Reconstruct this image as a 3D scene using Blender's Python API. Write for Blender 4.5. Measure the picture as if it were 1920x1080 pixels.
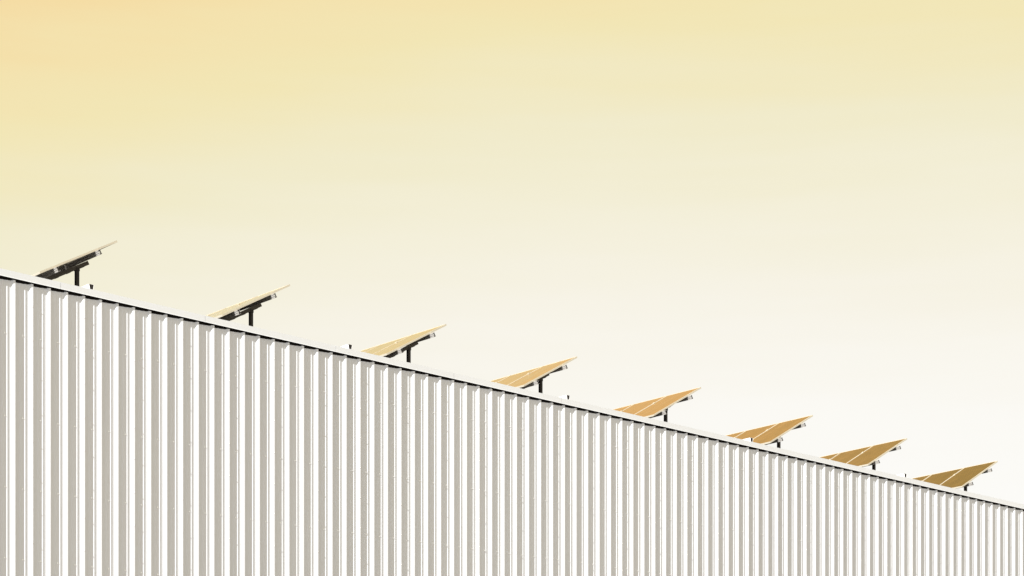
import bpy, bmesh, math, random
from mathutils import Matrix, Vector, Euler

for o in list(bpy.data.objects):
    bpy.data.objects.remove(o, do_unlink=True)
S = bpy.context.scene
COL = S.collection
R = math.radians
rnd = random.Random(7)

# ------------------------------------------------------------------ camera
EYE = 1.6
cam_d = bpy.data.cameras.new('camera')
cam_d.sensor_width = 36.0
cam_d.lens = 75.0                       # level, shift lens: verticals stay vertical
cam_d.shift_y = (1620 - 540) / 1920
cam_d.clip_start = 0.1
cam_d.clip_end = 4000
cam = bpy.data.objects.new('camera', cam_d)
cam.location = (0, 0, EYE)
cam.rotation_euler = (R(90), 0, 0)
COL.objects.link(cam)
S.camera = cam

# building frame: local X runs along the long wall (away from the camera), local Y inward
WALL_ANG = math.atan2(0.6724047, 0.7401837)
P0 = Vector((-7.570, 32.429, 0))
B = Matrix.Translation(P0) @ Matrix.Rotation(WALL_ANG, 4, 'Z')

# ------------------------------------------------------------------ sun
SUN_AZ = R(10.6)        # angle off the wall plane, sun stands to the left
SUN_EL = R(24.0)
sd = Vector((-math.cos(SUN_AZ) * math.cos(SUN_EL), -math.sin(SUN_AZ) * math.cos(SUN_EL), math.sin(SUN_EL)))
to_sun = B.to_3x3() @ sd
sun_d = bpy.data.lights.new('sun', 'SUN')
sun_d.energy = 4.1
sun_d.angle = R(0.53)
sun_d.color = (1.0, 0.985, 0.965)
sun = bpy.data.objects.new('sun', sun_d)
sun.rotation_euler = to_sun.to_track_quat('Z', 'Y').to_euler()
sun.location = (-20, -20, 40)
COL.objects.link(sun)

# ------------------------------------------------------------------ sky
def lin(r, g, b):
    f = lambda c: (c / 12.92) if c <= 0.04045 else ((c + 0.055) / 1.055) ** 2.4
    return (f(r / 255), f(g / 255), f(b / 255), 1.0)

W = bpy.data.worlds.new('World')
S.world = W
W.use_nodes = True
nt = W.node_tree
nt.nodes.clear()
def N(tree, kind, **kw):
    n = tree.nodes.new(kind)
    for k, v in kw.items():
        setattr(n, k, v)
    return n
def M(tree, op, a, b=None, c=None):
    n = tree.nodes.new('ShaderNodeMath'); n.operation = op
    for i, v in enumerate((a, b, c)):
        if v is None: continue
        if isinstance(v, (int, float)): n.inputs[i].default_value = v
        else: tree.links.new(v, n.inputs[i])
    return n.outputs[0]
tc = N(nt, 'ShaderNodeTexCoord')
sep = N(nt, 'ShaderNodeSeparateXYZ'); nt.links.new(tc.outputs['Generated'], sep.inputs[0])
el = M(nt, 'DEGREES', M(nt, 'ARCSINE', sep.outputs[2]))
hor = M(nt, 'SQRT', M(nt, 'MAXIMUM', M(nt, 'SUBTRACT', 1.0, M(nt, 'MULTIPLY', sep.outputs[2], sep.outputs[2])), 1e-5))
A = R(9.0)              # bearing where the sky is palest
ca = M(nt, 'DIVIDE', M(nt, 'ADD', M(nt, 'MULTIPLY', sep.outputs[0], math.sin(A)), M(nt, 'MULTIPLY', sep.outputs[1], math.cos(A))), hor)
azt = M(nt, 'MULTIPLY', M(nt, 'SUBTRACT', 1.0, ca), 42.0)
azt = M(nt, 'SMOOTH_MIN', azt, 4.5, 2.0)
noi = N(nt, 'ShaderNodeTexNoise'); noi.inputs['Scale'].default_value = 5.0; noi.inputs['Detail'].default_value = 4.0
mp = N(nt, 'ShaderNodeMapping'); mp.inputs['Scale'].default_value = (1.0, 1.0, 7.0)
mp.inputs['Rotation'].default_value = (0.0, R(5), 0.0)
nt.links.new(tc.outputs['Generated'], mp.inputs[0]); nt.links.new(mp.outputs[0], noi.inputs[0])
wob = M(nt, 'MULTIPLY', M(nt, 'SUBTRACT', noi.outputs[0], 0.5), 2.2)
# thin veils of high cloud
no2 = N(nt, 'ShaderNodeTexNoise'); no2.inputs['Scale'].default_value = 4.0; no2.inputs['Detail'].default_value = 5.0
mp2 = N(nt, 'ShaderNodeMapping'); mp2.inputs['Scale'].default_value = (1.3, 1.3, 16.0); mp2.inputs['Rotation'].default_value = (0.0, R(9), 0.0)
nt.links.new(tc.outputs['Generated'], mp2.inputs[0]); nt.links.new(mp2.outputs[0], no2.inputs[0])
wob = M(nt, 'ADD', wob, M(nt, 'MULTIPLY', M(nt, 'SUBTRACT', no2.outputs[0], 0.5), 1.7))
# paler round the sun, as clear skies are
dt = N(nt, 'ShaderNodeVectorMath', operation='DOT_PRODUCT'); dt.inputs[1].default_value = to_sun
nt.links.new(tc.outputs['Generated'], dt.inputs[0])
glow = M(nt, 'MULTIPLY', M(nt, 'POWER', M(nt, 'MAXIMUM', M(nt, 'MULTIPLY', M(nt, 'ADD', dt.outputs['Value'], 0.1), 0.91), 0.0), 1.3), 34.0)
sraw = M(nt, 'SUBTRACT', M(nt, 'ADD', M(nt, 'ADD', el, azt), wob), glow)
sval = M(nt, 'DIVIDE', M(nt, 'MAXIMUM', sraw, 0.0), 90.0)
ramp = N(nt, 'ShaderNodeValToRGB')
stops = [(0, (253, 252, 249)), (10.0, (252, 251, 247)), (12.0, (251, 249, 243)), (14.8, (247, 243, 230)),
         (17.8, (243, 238, 214)), (19.2, (241, 235, 204)), (21.7, (242, 230, 182)), (23.2, (244, 226, 174)),
         (25.3, (246, 215, 155)), (26.3, (249, 206, 144)), (27.8, (247, 198, 130)), (33.0, (184, 158, 99)), (48.0, (160, 144, 106))]
cr = ramp.color_ramp
while len(cr.elements) < len(stops): cr.elements.new(0.5)
for e, (d, c) in zip(cr.elements, stops):
    e.position = d / 90.0; e.color = lin(*c)
nt.links.new(sval, ramp.inputs[0])
bg = N(nt, 'ShaderNodeBackground'); bg.inputs[1].default_value = 0.54
out = N(nt, 'ShaderNodeOutputWorld')
nt.links.new(ramp.outputs[0], bg.inputs[0]); nt.links.new(bg.outputs[0], out.inputs[0])

S.view_settings.view_transform = 'Standard'
S.view_settings.look = 'None'
S.view_settings.exposure = 0.89
S.view_settings.gamma = 1.0
S.view_settings.use_curve_mapping = False

# ------------------------------------------------------------------ helpers
def obj(name, mesh_or_bm, mat=None, parent=None, mw=None):
    if isinstance(mesh_or_bm, bmesh.types.BMesh):
        me = bpy.data.meshes.new(name); mesh_or_bm.to_mesh(me); mesh_or_bm.free()
    else:
        me = mesh_or_bm
    if mat and not me.materials: me.materials.append(mat)
    o = bpy.data.objects.new(name, me); COL.objects.link(o)
    if parent: o.parent = parent
    if mw is not None: o.matrix_local = mw
    return o
def empty(name, mw):
    o = bpy.data.objects.new(name, None); COL.objects.link(o)
    o.empty_display_size = 0.3
    o.matrix_world = mw
    return o
def tag(o, label=None, cat=None, group=None, kind=None):
    if label: o['label'] = label
    if cat: o['category'] = cat
    if group: o['group'] = group
    if kind: o['kind'] = kind
    return o
def box(bm, x0, x1, y0, y1, z0, z1, f=None):
    f = f or (lambda p: p)
    v = [bm.verts.new(f(Vector(p))) for p in
         ((x0, y0, z0), (x1, y0, z0), (x1, y1, z0), (x0, y1, z0), (x0, y0, z1), (x1, y0, z1), (x1, y1, z1), (x0, y1, z1))]
    for q in ((0, 3, 2, 1), (4, 5, 6, 7), (0, 1, 5, 4), (1, 2, 6, 5), (2, 3, 7, 6), (3, 0, 4, 7)):
        bm.faces.new([v[i] for i in q])
def extrude_profile(bm, pts, place, s0, s1, closed=True, caps=True):
    """pts: 2-D outline; place(u, v, s) -> 3-D point"""
    a = [bm.verts.new(place(u, v, s0)) for u, v in pts]
    b = [bm.verts.new(place(u, v, s1)) for u, v in pts]
    n = len(pts)
    for i in range(n if closed else n - 1):
        j = (i + 1) % n
        bm.faces.new((a[i], a[j], b[j], b[i]))
    if closed and caps:
        bm.faces.new(a[::-1]); bm.faces.new(b)
    bmesh.ops.recalc_face_normals(bm, faces=bm.faces) if closed else None
def material(name, col, rough=0.5, metal=0.0, spec=0.5):
    m = bpy.data.materials.new(name); m.use_nodes = True
    p = m.node_tree.nodes['Principled BSDF']
    p.inputs['Base Color'].default_value = (*col, 1)
    p.inputs['Roughness'].default_value = rough
    p.inputs['Metallic'].default_value = metal
    p.inputs['Specular IOR Level'].default_value = spec
    return m, m.node_tree, p
def mottled(name, col, rough, metal=0.0, spec=0.5, amp=0.05, scale=3.0, per_object=0.0, bump=0.0, bump_scale=2.0, stretch=(1, 1, 1)):
    m, t, p = material(name, col, rough, metal, spec)
    c = N(t, 'ShaderNodeTexCoord'); mpn = N(t, 'ShaderNodeMapping'); mpn.inputs['Scale'].default_value = stretch
    t.links.new(c.outputs['Object'], mpn.inputs[0])
    n = N(t, 'ShaderNodeTexNoise'); n.inputs['Scale'].default_value = scale; n.inputs['Detail'].default_value = 6
    t.links.new(mpn.outputs[0], n.inputs[0])
    f = M(t, 'ADD', M(t, 'MULTIPLY', M(t, 'SUBTRACT', n.outputs[0], 0.5), 2 * amp), 1.0)
    if per_object:
        oi = N(t, 'ShaderNodeObjectInfo')
        f = M(t, 'ADD', f, M(t, 'MULTIPLY', M(t, 'SUBTRACT', oi.outputs['Random'], 0.5), 2 * per_object))
    mx = N(t, 'ShaderNodeVectorMath', operation='SCALE')
    mx.inputs[0].default_value = col; t.links.new(f, mx.inputs['Scale'])
    t.links.new(mx.outputs[0], p.inputs['Base Color'])
    t.links.new(M(t, 'ADD', M(t, 'MULTIPLY', M(t, 'SUBTRACT', n.outputs[0], 0.5), 0.25), rough), p.inputs['Roughness'])
    if bump:
        n2 = N(t, 'ShaderNodeTexNoise'); n2.inputs['Scale'].default_value = bump_scale; n2.inputs['Detail'].default_value = 3
        t.links.new(c.outputs['Object'], n2.inputs[0])
        bn = N(t, 'ShaderNodeBump'); bn.inputs['Strength'].default_value = bump; bn.inputs['Distance'].default_value = 0.01
        t.links.new(n2.outputs[0], bn.inputs['Height']); t.links.new(bn.outputs[0], p.inputs['Normal'])
    return m

# ------------------------------------------------------------------ materials
m_clad = mottled('painted_cladding', (0.778, 0.80, 0.840), 0.34, spec=0.6, amp=0.03, scale=1.2, per_object=0.02, bump=0.08, bump_scale=1.6, stretch=(3, 3, 0.6))
m_coping = mottled('coping_white', (0.85, 0.88, 0.915), 0.40, spec=0.4, amp=0.02, scale=2.5, per_object=0.012, bump=0.08, bump_scale=2.5)
m_foam_shade = mottled('closure_foam_shade', (0.012, 0.010, 0.009), 0.95, spec=0.05, amp=0.3, scale=40)  # near-black: foam, and the painted shade of the gap beneath the coping
m_screw = mottled('screw_paint', (0.86, 0.86, 0.85), 0.35, metal=0.0, amp=0.05, scale=50)
m_core = mottled('wall_core', (0.05, 0.045, 0.04), 0.9, spec=0.1)
m_roof = mottled('roof_membrane', (0.05, 0.048, 0.046), 0.85, spec=0.2, amp=0.15, scale=1.5)
m_ground = mottled('concrete_yard', (0.29, 0.285, 0.28), 0.9, spec=0.2, amp=0.18, scale=0.35)
m_frame = mottled('module_aluminium', (0.72, 0.67, 0.55), 0.38, metal=0.2, amp=0.04, scale=8)
m_back = mottled('module_backsheet', (0.022, 0.019, 0.016), 0.6, spec=0.3, amp=0.15, scale=6)
m_steel = mottled('purlin_galvanised', (0.41, 0.395, 0.37), 0.5, metal=0.1, amp=0.10, scale=14)
m_dark = mottled('post_dark_steel', (0.022, 0.018, 0.015), 0.6, metal=0.1, amp=0.35, scale=30)
m_beam = mottled('beam_brown_steel', (0.085, 0.073, 0.057), 0.6, metal=0.1, amp=0.35, scale=35)
m_tray = mottled('tray_white', (0.84, 0.83, 0.81), 0.45, amp=0.04, scale=6)
m_hole = mottled('end_shade_bolt_black', (0.02, 0.017, 0.015), 0.8, amp=0.2, scale=20)  # near-black: painted shade of open tray and purlin ends; bolts share it

def cells_material():
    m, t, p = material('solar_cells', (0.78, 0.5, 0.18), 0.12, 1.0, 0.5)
    p.inputs['IOR'].default_value = 1.5
    p.inputs['Coat Weight'].default_value = 0.6
    p.inputs['Coat Roughness'].default_value = 0.03
    p.inputs['Coat IOR'].default_value = 1.5
    c = N(t, 'ShaderNodeTexCoord'); s3 = N(t, 'ShaderNodeSeparateXYZ'); t.links.new(c.outputs['Object'], s3.inputs[0])
    u = M(t, 'MULTIPLY', M(t, 'SUBTRACT', s3.outputs[0], 0.038), 10 / 1.561)
    v = M(t, 'MULTIPLY', M(t, 'SUBTRACT', s3.outputs[1], 0.030), 6 / 0.905)
    fu, fv = M(t, 'FRACT', u), M(t, 'FRACT', v)
    edge = lambda f, w: M(t, 'GREATER_THAN', M(t, 'ABSOLUTE', M(t, 'SUBTRACT', f, 0.5)), 0.5 - w)
    gap = M(t, 'MAXIMUM', edge(fu, 0.012), edge(fv, 0.012))
    bus = M(t, 'LESS_THAN', M(t, 'ABSOLUTE', M(t, 'SUBTRACT', M(t, 'FRACT', M(t, 'MULTIPLY', fv, 3.0)), 0.5)), 0.035)
    cmb = N(t, 'ShaderNodeCombineXYZ'); t.links.new(M(t, 'FLOOR', u), cmb.inputs[0]); t.links.new(M(t, 'FLOOR', v), cmb.inputs[1])
    oi = N(t, 'ShaderNodeObjectInfo'); t.links.new(M(t, 'MULTIPLY', oi.outputs['Random'], 37.0), cmb.inputs[2])
    wn = N(t, 'ShaderNodeTexWhiteNoise'); wn.noise_dimensions = '3D'; t.links.new(cmb.outputs[0], wn.inputs[0])
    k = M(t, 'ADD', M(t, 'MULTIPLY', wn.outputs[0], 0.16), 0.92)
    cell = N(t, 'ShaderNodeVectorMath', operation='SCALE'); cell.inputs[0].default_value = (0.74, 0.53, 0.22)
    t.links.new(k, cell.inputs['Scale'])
    def mix(fac, a, b):
        n = N(t, 'ShaderNodeMix', data_type='RGBA')
        t.links.new(fac, n.inputs[0])
        if isinstance(a, tuple): n.inputs[6].default_value = a
        else: t.links.new(a, n.inputs[6])
        n.inputs[7].default_value = b
        return n.outputs[2]
    st = N(t, 'ShaderNodeTexWhiteNoise'); st.noise_dimensions = '2D'
    sc = N(t, 'ShaderNodeCombineXYZ'); t.links.new(M(t, 'FLOOR', M(t, 'MULTIPLY', v, 2.0)), sc.inputs[0]); t.links.new(M(t, 'MULTIPLY', oi.outputs['Random'], 91.0), sc.inputs[1])
    t.links.new(sc.outputs[0], st.inputs[0])
    av = N(t, 'ShaderNodeVectorMath', operation='ADD')
    h1 = N(t, 'ShaderNodeVectorMath', operation='SCALE'); t.links.new(wn.outputs['Color'], h1.inputs[0]); h1.inputs['Scale'].default_value = 0.45
    h2 = N(t, 'ShaderNodeVectorMath', operation='SCALE'); t.links.new(st.outputs['Color'], h2.inputs[0]); h2.inputs['Scale'].default_value = 0.55
    t.links.new(h1.outputs[0], av.inputs[0]); t.links.new(h2.outputs[0], av.inputs[1])
    nm = N(t, 'ShaderNodeVectorMath', operation='SUBTRACT'); t.links.new(av.outputs[0], nm.inputs[0]); nm.inputs[1].default_value = (0.5, 0.5, 0.5)
    ns = N(t, 'ShaderNodeVectorMath', operation='SCALE'); t.links.new(nm.outputs[0], ns.inputs[0]); ns.inputs['Scale'].default_value = 0.012
    ge = N(t, 'ShaderNodeNewGeometry')
    na = N(t, 'ShaderNodeVectorMath', operation='ADD'); t.links.new(ns.outputs[0], na.inputs[0]); t.links.new(ge.outputs['Normal'], na.inputs[1])
    nn = N(t, 'ShaderNodeVectorMath', operation='NORMALIZE'); t.links.new(na.outputs[0], nn.inputs[0])
    t.links.new(nn.outputs[0], p.inputs['Normal']); t.links.new(nn.outputs[0], p.inputs['Coat Normal'])
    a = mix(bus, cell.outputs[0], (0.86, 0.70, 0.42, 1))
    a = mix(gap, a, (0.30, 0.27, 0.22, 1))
    fs = M(t, 'FRACT', M(t, 'MULTIPLY', v, 2.0))
    line = M(t, 'MULTIPLY', edge(fs, 0.17), M(t, 'GREATER_THAN', M(t, 'ADD', wn.outputs[0], M(t, 'MULTIPLY', st.outputs[0], 0.6)), 0.30))
    a = mix(M(t, 'MULTIPLY', line, 0.8), a, (0.16, 0.15, 0.14, 1))
    keep = M(t, 'SUBTRACT', 0.6, M(t, 'MULTIPLY', line, 0.3))
    t.links.new(keep, p.inputs['Coat Weight'])
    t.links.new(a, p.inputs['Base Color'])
    return m
m_cells = cells_material()

# ------------------------------------------------------------------ ground
bm = bmesh.new()
g = 1500
vs = [bm.verts.new(p) for p in ((-g, -g, 0), (g, -g, 0), (g, g, 0), (-g, g, 0))]
bm.faces.new(vs)
tag(obj('ground', bm, m_ground), 'pale concrete yard in front of the white shed', kind='structure')

# ------------------------------------------------------------------ the shed
PITCH = 0.3048
SLOPE = -0.02033
def z_fb(x): return EYE + 8.901 + SLOPE * (x + 0.236)      # bottom edge of the coping face
def z_ct(x): return z_fb(x) + 0.106                        # top edge of the coping
ROOF_FALL = -0.028
def z_roof(x, y): return z_ct(x) - 0.14 + ROOF_FALL * y
WP = [0.20196904, -0.00150718, -0.56884823, -0.03703523, 0.24901982, 0.01032015]
def warp(n):
    k = max(-1.0, min(1.0, (n - 43.5) / 43.5))
    d = 0.0
    for c in WP: d = d * k + c
    return (n + d) * PITCH

shed = empty('warehouse', B)
tag(shed, 'long white shed clad in vertical ribbed metal with pale coping', 'building')

H_RIB = 0.0318
# one rib period, from the right crest corner of one rib to the right crest corner of the next; depth is + inward
def rib_profile():
    q = PITCH
    h = H_RIB
    raw = [(0.0, 0.0, 3), (0.052 * q, h, 5)]
    for c0 in (0.270, 0.545):                              # two shallow stiffeners in the pan
        raw += [(c0 * q, h, 3), ((c0 + 0.034) * q, h - 0.0048, 3), ((c0 + 0.080) * q, h - 0.0048, 4), ((c0 + 0.100) * q, h, 3)]
    raw += [(0.818 * q, h, 14), (0.906 * q, 0.0040, 7), (q, 0.0, 3)]
    pts = [(0.0, 0.0)]
    for i in range(1, len(raw) - 1):                       # roll-formed bends: every corner gets a small radius
        (x0, y0, _), (x1, y1, r), (x2, y2, _) = raw[i - 1], raw[i], raw[i + 1]
        r *= 0.001
        A_, C_, V_ = Vector((x0, y0)), Vector((x2, y2)), Vector((x1, y1))
        d0, d1 = (A_ - V_), (C_ - V_)
        a_ = V_ + d0.normalized() * min(r, d0.length * 0.45)
        c_ = V_ + d1.normalized() * min(r, d1.length * 0.45)
        for t in (0.0, 0.25, 0.5, 0.75, 1.0):
            p = a_ * (1 - t) ** 2 + V_ * 2 * t * (1 - t) + c_ * t * t
            pts.append((p.x, p.y))
    pts.append((q - 0.003, 0.0002))
    return pts
prof = []
for r in range(3):
    prof += [(x + r * PITCH, d) for x, d in rib_profile()]
prof.append((3 * PITCH, 0.0))
Z_BOT = -0.4
def sheet_mesh():
    bm = bmesh.new()
    ref = z_fb(0)
    lo = [bm.verts.new((x, d, Z_BOT - ref)) for x, d in prof]
    hi = [bm.verts.new((x, d, 0.06 + SLOPE * x)) for x, d in prof]
    for i in range(len(prof) - 1):
        bm.faces.new((lo[i], lo[i + 1], hi[i + 1], hi[i]))
    me = bpy.data.meshes.new('cladding_sheet'); bm.to_mesh(me); bm.free()
    me.materials.append(m_clad)
    return me
def closure_shade_mesh():  # foam closure, drawn deeper as a black strip for the coping gap's shade
    bm = bmesh.new()
    for r in range(3):
        o_ = r * PITCH
        f = [(0.0, 0.016), (0.045 * PITCH, 0.028), (0.08 * PITCH, 0.041), (0.45 * PITCH, 0.036), (0.78 * PITCH, 0.028), (0.85 * PITCH, 0.018), (0.895 * PITCH, 0.016), (PITCH, 0.016)]
        d = [-0.003, 0.016, H_RIB - 0.006, H_RIB - 0.006, H_RIB - 0.004, 0.014, 0.001, -0.003]
        top = [bm.verts.new((o_ + x, dd - 0.0025, 0.055 + SLOPE * (o_ + x))) for (x, h), dd in zip(f, d)]
        bot = [bm.verts.new((o_ + x, dd - 0.0025, -h + SLOPE * (o_ + x))) for (x, h), dd in zip(f, d)]
        bck = [bm.verts.new((o_ + x, dd + 0.004, -h + SLOPE * (o_ + x))) for (x, h), dd in zip(f, d)]
        for i in range(len(f) - 1):
            bm.faces.new((bot[i], bot[i + 1], top[i + 1], top[i]))
            bm.faces.new((bck[i], bck[i + 1], bot[i + 1], bot[i]))
    me = bpy.data.meshes.new('closure_gap_shade'); bm.to_mesh(me); bm.free()
    me.materials.append(m_foam_shade)
    return me
sm, cm = sheet_mesh(), closure_shade_mesh()
K0, K1 = -11, 38                       # sheets of three ribs, each starting at rib 3k + 1
for k in range(K0, K1):
    x0, x1 = warp(3 * k + 1), warp(3 * k + 4)
    sc = (x1 - x0) / (3 * PITCH)
    mw = Matrix.Translation((x0, 0, z_fb(x0))) @ Matrix.Diagonal((sc, 1, 1, 1))
    s_ = obj('cladding_sheet', sm, None, shed, mw)
    obj('closure_gap_shade', cm, None, s_)
X0, X1 = warp(3 * K0 + 1), warp(3 * K1 + 1)
DEPTH = 26.0

# screws: one per rib on every girt, and stitch screws down each lap
def screw(bm, x, y, z, r=0.0105, h=0.0095):
    ring = [(math.cos(a), math.sin(a)) for a in [i * math.pi / 4 for i in range(8)]]
    w0 = [bm.verts.new((x + 1.35 * r * c, y + 0.002, z + 1.35 * r * s)) for c, s in ring]
    w1 = [bm.verts.new((x + 1.25 * r * c, y - 0.002, z + 1.25 * r * s)) for c, s in ring]
    h0 = [bm.verts.new((x + 0.85 * r * c, y - 0.0025, z + 0.85 * r * s)) for c, s in ring]
    h1 = [bm.verts.new((x + 0.42 * r * c, y - h, z + 0.42 * r * s)) for c, s in ring]
    for a, b in ((w0, w1), (w1, h0), (h0, h1)):
        for i in range(8):
            j = (i + 1) % 8
            bm.faces.new((a[i], a[j], b[j], b[i]))
    bm.faces.new(h1)
    return
bm = bmesh.new()
GIRTS = [8.058, 6.803, 5.720, 4.645, 3.57, 2.49, 1.42, 0.34, -0.75]
for k in range(K0, K1):
    for r in range(3):
        n = 3 * k + 1 + r
        a, b = warp(n), warp(n + 1)
        for gz in GIRTS:
            screw(bm, a + (b - a) * 0.462 + rnd.uniform(-.004, .004), H_RIB, EYE + gz + rnd.uniform(-.006, .006))
    xs = warp(3 * k + 4) - 0.010
    z = z_fb(xs) - 0.35
    while z > 0.3:
        screw(bm, xs + rnd.uniform(-.001, .001), 0.0, z + rnd.uniform(-.012, .012), r=0.009)
        z -= 0.52
bmesh.ops.recalc_face_normals(bm, faces=bm.faces)
tag(obj('cladding_screws', bm, m_screw, shed), kind='stuff')

# coping pieces along the roof edge, with joints between them
CP = 2.67
def coping_mesh(length):
    bm = bmesh.new()
    # outline (y, z) around the sheet, z relative to the bottom edge of the face
    out_ = [(-0.0245, -0.002), (-0.019, 0.008), (-0.019, 0.106), (0.30, 0.092), (0.30, 0.02)]
    inn = [(0.298, 0.02), (0.298, 0.090), (-0.016, 0.104), (-0.016, 0.009), (-0.022, -0.002)]
    extrude_profile(bm, out_ + inn, lambda y, z, s: Vector((s, y, z + SLOPE * s)), 0.0, length)
    me = bpy.data.meshes.new('coping_piece'); bm.to_mesh(me); bm.free()
    me.materials.append(m_coping)
    return me
cpm = coping_mesh(CP - 0.0045)
k = -4
while True:
    xa = 0.790 + k * CP
    if xa + CP > X1 + 0.5: break
    if xa >= X0 - CP * 0.2:
        obj('coping_piece', cpm, None, shed, Matrix.Translation((xa + 0.002, rnd.uniform(-.0006, .0006), z_fb(xa) + rnd.uniform(-.0008, .0008))))
    k += 1
XC0, XC1 = X0, X1
# splice plates and the timber upstand behind the coping
bm = bmesh.new()
f = lambda p: Vector((p.x, p.y, p.z + z_fb(p.x)))
box(bm, X0 + 0.02, X1 - 0.02, 0.036, 0.27, -0.5, 0.086, f)
box(bm, X0 + 0.02, X1 - 0.02, -0.0145, 0.0345, 0.066, 0.098, f)
obj('upstand', bm, m_core, shed)

# roof sheet, inner wall and the other three walls
bm = bmesh.new()
v = [bm.verts.new((x, y, z_roof(x, y))) for x, y in ((X0 + .02, 0.28), (X1 - .02, 0.28), (X1 - .02, DEPTH - .05), (X0 + .02, DEPTH - .05))]
w = [bm.verts.new((p.co.x, p.co.y, p.co.z - 0.2)) for p in v]
bm.faces.new(v); bm.faces.new(w[::-1])
for i in range(4):
    j = (i + 1) % 4
    bm.faces.new((v[j], v[i], w[i], w[j]))
obj('roof', bm, m_roof, shed)
bm = bmesh.new()
vv = [bm.verts.new(p) for p in ((X0 + .02, 0.06, Z_BOT), (X1 - .02, 0.06, Z_BOT), (X1 - .02, 0.06, z_fb(X1)), (X0 + .02, 0.06, z_fb(X0)),
                                (X0 + .02, 0.09, Z_BOT), (X1 - .02, 0.09, Z_BOT), (X1 - .02, 0.09, z_fb(X1)), (X0 + .02, 0.09, z_fb(X0)))]
for q in ((0, 1, 2, 3), (5, 4, 7, 6), (0, 3, 7, 4), (1, 5, 6, 2), (3, 2, 6, 7)):
    bm.faces.new([vv[i] for i in q])
obj('inner_wall', bm, m_core, shed)
def ribbed_wall(name, a, b, ztop):
    a, b = Vector(a), Vector(b); L = (b - a).length; u = (b - a) / L; nrm = Vector((u.y, -u.x))
    n = int(L / PITCH); sc = L / n
    bm = bmesh.new(); pr = []
    for i in range(n):
        pr += [((x / PITCH + i) * sc, d) for x, d in ((0, 0), (.076 * PITCH, H_RIB), (.81 * PITCH, H_RIB), (.896 * PITCH, 0))]
    pr.append((L, 0))
    lo, hi = [], []
    for s, d in pr:
        p = a + u * s - nrm * d
        lo.append(bm.verts.new((p.x, p.y, Z_BOT))); hi.append(bm.verts.new((p.x, p.y, ztop(p.x, p.y))))
    for i in range(len(pr) - 1):
        bm.faces.new((lo[i], lo[i + 1], hi[i + 1], hi[i]))
    obj(name, bm, m_clad, shed)
zt = lambda x, y: z_roof(x, y) + 0.10
ribbed_wall('end_wall', (X1, 0), (X1, DEPTH), zt)
ribbed_wall('back_wall', (X1, DEPTH), (X0, DEPTH), zt)
ribbed_wall('end_wall', (X0, DEPTH), (X0, 0), zt)

# ------------------------------------------------------------------ solar arrays
TILT = R(28.7)
L_MOD, W_MOD, PITCH_MOD = 1.637, 0.974, 0.987
Y_NEAR = 1.37
N_MOD = 5
T_FR = 0.032
def frame_mesh():
    bm = bmesh.new()
    lip = 0.017
    o_ = [(0, 0), (L_MOD, 0), (L_MOD, W_MOD), (0, W_MOD)]
    i_ = [(lip, lip), (L_MOD - lip, lip), (L_MOD - lip, W_MOD - lip), (lip, W_MOD - lip)]
    ot = [bm.verts.new((x, y, 0)) for x, y in o_]
    ob = [bm.verts.new((x, y, -T_FR)) for x, y in o_]
    it = [bm.verts.new((x, y, 0)) for x, y in i_]
    ib = [bm.verts.new((x, y, -T_FR)) for x, y in i_]
    for k in range(4):
        j = (k + 1) % 4
        bm.faces.new((ot[k], ot[j], it[j], it[k]))
        bm.faces.new((ob[k], ob[j], ot[j], ot[k]))
        bm.faces.new((it[k], it[j], ib[j], ib[k]))
        bm.faces.new((ib[k], ib[j], ob[j], ob[k]))
    bmesh.ops.recalc_face_normals(bm, faces=bm.faces)
    me = bpy.data.meshes.new('solar_module'); bm.to_mesh(me); bm.free(); me.materials.append(m_frame)
    return me
def slab_mesh(name, z0, z1, mat):
    bm = bmesh.new(); box(bm, 0.0172, L_MOD - 0.0172, 0.0172, W_MOD - 0.0172, z0, z1)
    me = bpy.data.meshes.new(name); bm.to_mesh(me); bm.free(); me.materials.append(mat)
    return me
PUR_LEN = N_MOD * PITCH_MOD + 0.10
PUR_H = 0.078
def purlin_mesh():
    bm = bmesh.new()
    t, fl, lip = 0.004, 0.048, 0.018
    h = PUR_H
    # C section seen end-on (a along the slope, c along the panel normal), with two rolled grooves in the web
    o_ = [(fl, 0 - lip), (fl, 0), (0, 0), (0, -0.018), (0.007, -0.023), (0.007, -0.029), (0, -0.034),
          (0, -0.046), (0.007, -0.051), (0.007, -0.057), (0, -0.062), (0, -h), (fl, -h), (fl, -h + lip)]
    i_ = [(fl - t, -h + lip), (fl - t, -h + t), (t, -h + t), (t, -0.063), (0.011, -0.058), (0.011, -0.050), (t, -0.045),
          (t, -0.035), (0.011, -0.030), (0.011, -0.022), (t, -0.017), (t, -t), (fl - t, -t), (fl - t, -lip)]
    extrude_profile(bm, o_ + i_, lambda a, c, s: Vector((a, s, c)), -0.085, PUR_LEN - 0.085)
    me = bpy.data.meshes.new('purlin'); bm.to_mesh(me); bm.free(); me.materials.append(m_steel)
    return me
def end_shade_mesh():  # dark plate added in the channel mouth to paint its shaded interior
    bm = bmesh.new(); h = PUR_H
    box(bm, 0.026, 0.0435, -0.083, -0.075, -h + 0.006, -0.006)
    me = bpy.data.meshes.new('end_shade_plate'); bm.to_mesh(me); bm.free(); me.materials.append(m_hole)
    return me
def beam_mesh():
    bm = bmesh.new()
    box(bm, 0.08, 1.41, -0.03, 0.03, -0.065, 0.0)
    for a in (0.16, 0.40, 0.70, 0.95, 1.25):
        box(bm, a, a + 0.05, -0.036, 0.036, -0.070, -0.058)
    me = bpy.data.meshes.new('tilt_beam'); bm.to_mesh(me); bm.free(); me.materials.append(m_beam)
    return me
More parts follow.
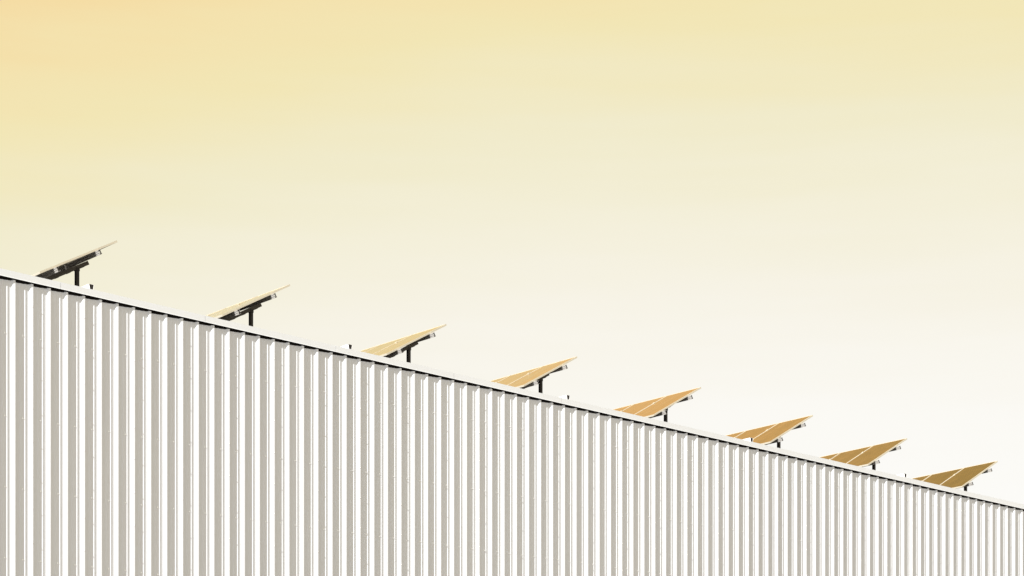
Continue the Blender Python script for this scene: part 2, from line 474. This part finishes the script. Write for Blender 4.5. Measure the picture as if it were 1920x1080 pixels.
def clamp_mesh():
    bm = bmesh.new()
    box(bm, -0.03, 0.03, -0.021, 0.021, 0.0, 0.006)
    box(bm, -0.022, 0.022, -0.009, 0.009, -0.03, -0.0005)
    box(bm, -0.008, 0.008, -0.008, 0.008, 0.0063, 0.014)
    me = bpy.data.meshes.new('module_clamp'); bm.to_mesh(me); bm.free(); me.materials.append(m_frame)
    return me
fm = frame_mesh()
gm = slab_mesh('glass', -0.008, -0.003, m_cells)
km = slab_mesh('backsheet', -0.014, -0.0095, m_back)
pm, bmm, clm, eshm = purlin_mesh(), beam_mesh(), clamp_mesh(), end_shade_mesh()

ARRAYS = [  # x and height above the eye of the near lower corner
    (1.216, 9.511), (4.739, 9.432), (8.365, 9.350), (11.775, 9.288), (15.387, 9.222), (19.026, 9.151), (22.409, 9.093), (25.986, 9.020)]
LABELS = [
    'tilted solar array seen almost edge-on, its underside black, leftmost on the roof',
    'solar array with only a thin pale yellow sliver of glass, second from the left',
    'pale yellow-orange solar array with a small white tray close on its left',
    'peach-orange solar array on a tall dark post, fourth from the left',
    'flat orange solar array above the coping, fifth from the left, no tray before it',
    'orange and olive solar array with a white dark-ended tray standing in front of it',
    'olive brown solar array on a short dark post, second from the right',
    'olive brown solar array lowest and farthest along the roof edge, rightmost']
PUR_A = (0.275, 1.155)
FALL = [-.021, -.021, -.018, -.023, -.025, -.029, -.032, -.038]
B_FRAME = (0.71, 2.55, 4.40)
A_REAR, A_FRONT = 1.17, 0.24
def make_array(i):
    xl, zl = ARRAYS[i]; zl += EYE
    low = Vector((xl, Y_NEAR, zl))
    e1 = Vector((math.cos(TILT), 0, math.sin(TILT)))
    e2 = Vector((0, 1, FALL[i])); e2 = (e2 - e1 * e2.dot(e1)).normalized()
    e3 = e1.cross(e2)
    PL = Matrix((( e1.x, e2.x, e3.x, low.x), (e1.y, e2.y, e3.y, low.y), (e1.z, e2.z, e3.z, low.z), (0, 0, 0, 1)))
    ox, oy = xl + 1.06, Y_NEAR + B_FRAME[0]
    org = Vector((ox, oy, z_roof(ox, oy)))
    root = empty('solar_array', B @ Matrix.Translation(org))
    tag(root, LABELS[i], 'solar panel', 'tilted solar arrays in a row along the roof')
    loc = Matrix.Translation(-org)
    for k in range(N_MOD):
        mo = obj('solar_module', fm, None, root, loc @ PL @ Matrix.Translation((rnd.uniform(-.003, .003), 0.0 + k * PITCH_MOD, rnd.uniform(-.0012, .0012))))
        obj('glass', gm, None, mo)
        obj('backsheet', km, None, mo)
    for a in PUR_A:
        pu = obj('purlin', pm, None, root, loc @ PL @ Matrix.Translation((a, rnd.uniform(-.006, .006), -T_FR - 0.0015)))
        obj('end_shade_plate', eshm, None, pu)
        for k in range(1, N_MOD):
            obj('module_clamp', clm, None, root, loc @ PL @ Matrix.Translation((a + 0.02, k * PITCH_MOD - (PITCH_MOD - W_MOD) / 2, 0.002)))
    cb = -T_FR - PUR_H - 0.004
    for b in B_FRAME:
        obj('tilt_beam', bmm, None, root, loc @ PL @ Matrix.Translation((0, b, cb)))
        for a, nm in ((A_REAR, 'post'), (A_FRONT, 'front_leg')):
            p = PL @ Vector((a, b, cb - 0.045))
            zr = z_roof(p.x, p.y)
            bm = bmesh.new()
            h = 0.029
            box(bm, -h, h, -h, h, 0.012, p.z - zr)
            box(bm, -0.09, 0.09, -0.09, 0.09, 0.0, 0.0118)
            for sx in (-.065, .065):
                for sy in (-.065, .065):
                    box(bm, sx - .01, sx + .01, sy - .01, sy + .01, 0.0122, 0.028)
            box(bm, -h - .006, h + .006, -h - .006, h + .006, p.z - zr - 0.05, p.z - zr + 0.004)
            obj(nm, bm, m_dark, root, loc @ Matrix.Translation((p.x, p.y, zr)))
    return root
for i in range(len(ARRAYS)): make_array(i)

# ------------------------------------------------------------------ cable trays crossing the roof edge
TR = [1.55, 6.72, 11.98, 17.25, 22.43]
TR_LAB = [
    'small white roof tray with a dark notched end, just right of the leftmost solar array',
    'small white roof tray with a dark notched end, between the second and third solar arrays',
    'small white roof tray with a dark notched end, between the fourth and fifth solar arrays',
    'small white roof tray whose dark square end stands against the orange sixth solar array',
    'tiny roof tray, mostly a dark end, between the two rightmost solar arrays']
TY0, TL = 0.33, 2.6
def tray_meshes():
    def place(x, z, s): return Vector((x * 0.86, s, z * 0.84 + ROOF_FALL * s))
    bm = bmesh.new()
    # trough with walls leaning outward and returned lips
    o_ = [(-0.056, 0.105), (-0.050, 0.105), (-0.034, 0.0), (0.034, 0.0), (0.050, 0.105), (0.056, 0.105), (0.056, 0.101), (0.0545, 0.101)]
    body = [(-0.052, 0.095), (-0.034, 0.0), (0.034, 0.0), (0.052, 0.095), (0.048, 0.095), (0.031, 0.004), (-0.031, 0.004), (-0.048, 0.095)]
    extrude_profile(bm, body, place, 0.0, TL)
    for s in (0.10, 1.2, 2.3):                       # feet down to the roof, with flange tabs
        for sx in (-1, 1):
            box(bm, sx * 0.045 - 0.006, sx * 0.045 + 0.006, s, s + 0.03, -0.20 + ROOF_FALL * s, 0.012 + ROOF_FALL * s)
            box(bm, sx * 0.068 - 0.016, sx * 0.068 + 0.016, s - 0.01, s + 0.04, 0.0125 + ROOF_FALL * s, 0.0165 + ROOF_FALL * s)
    a = bpy.data.meshes.new('tray_body'); bm.to_mesh(a); bm.free(); a.materials.append(m_tray)
    bm = bmesh.new()
    lid = [(-0.058, 0.094), (-0.058, 0.102), (-0.02, 0.110), (0.02, 0.110), (0.058, 0.102), (0.058, 0.094), (0.053, 0.094), (0.053, 0.0985), (0.019, 0.1055), (-0.019, 0.1055), (-0.053, 0.0985), (-0.053, 0.094)]
    extrude_profile(bm, lid, place, -0.01 + 0.02, TL)
    b = bpy.data.meshes.new('lid'); bm.to_mesh(b); bm.free(); b.materials.append(m_tray)
    bm = bmesh.new()
    e = [(-0.046, 0.100), (-0.0305, 0.0045), (0.0305, 0.0045), (0.046, 0.100), (0.026, 0.086), (-0.02, 0.083)]  # notched dark plate standing in for the shade inside the open end
    extrude_profile(bm, e, place, 0.004, 0.016)
    for sx in (-1, 1):                               # dark bolts on the flange tabs
        box(bm, sx * 0.068 - 0.010, sx * 0.068 + 0.010, 0.085, 0.105, 0.017, 0.028)
    c = bpy.data.meshes.new('end_shade_bolts'); bm.to_mesh(c); bm.free(); c.materials.append(m_hole)
    return a, b, c
ta, tb, tcm = tray_meshes()
for x, lab in zip(TR, TR_LAB):
    zb = z_ct(x) + 0.105
    base = Vector((x, TY0, zb))
    t_ = empty('cable_tray', B @ Matrix.Translation((x, TY0, zb - 0.20)))
    tag(t_, lab, 'cable tray', 'white trays on the roof edge')
    up = Matrix.Translation((0, 0, 0.20))
    obj('tray_body', ta, None, t_, up)
    obj('lid', tb, None, t_, up)
    obj('end_shade_bolts', tcm, None, t_, up)
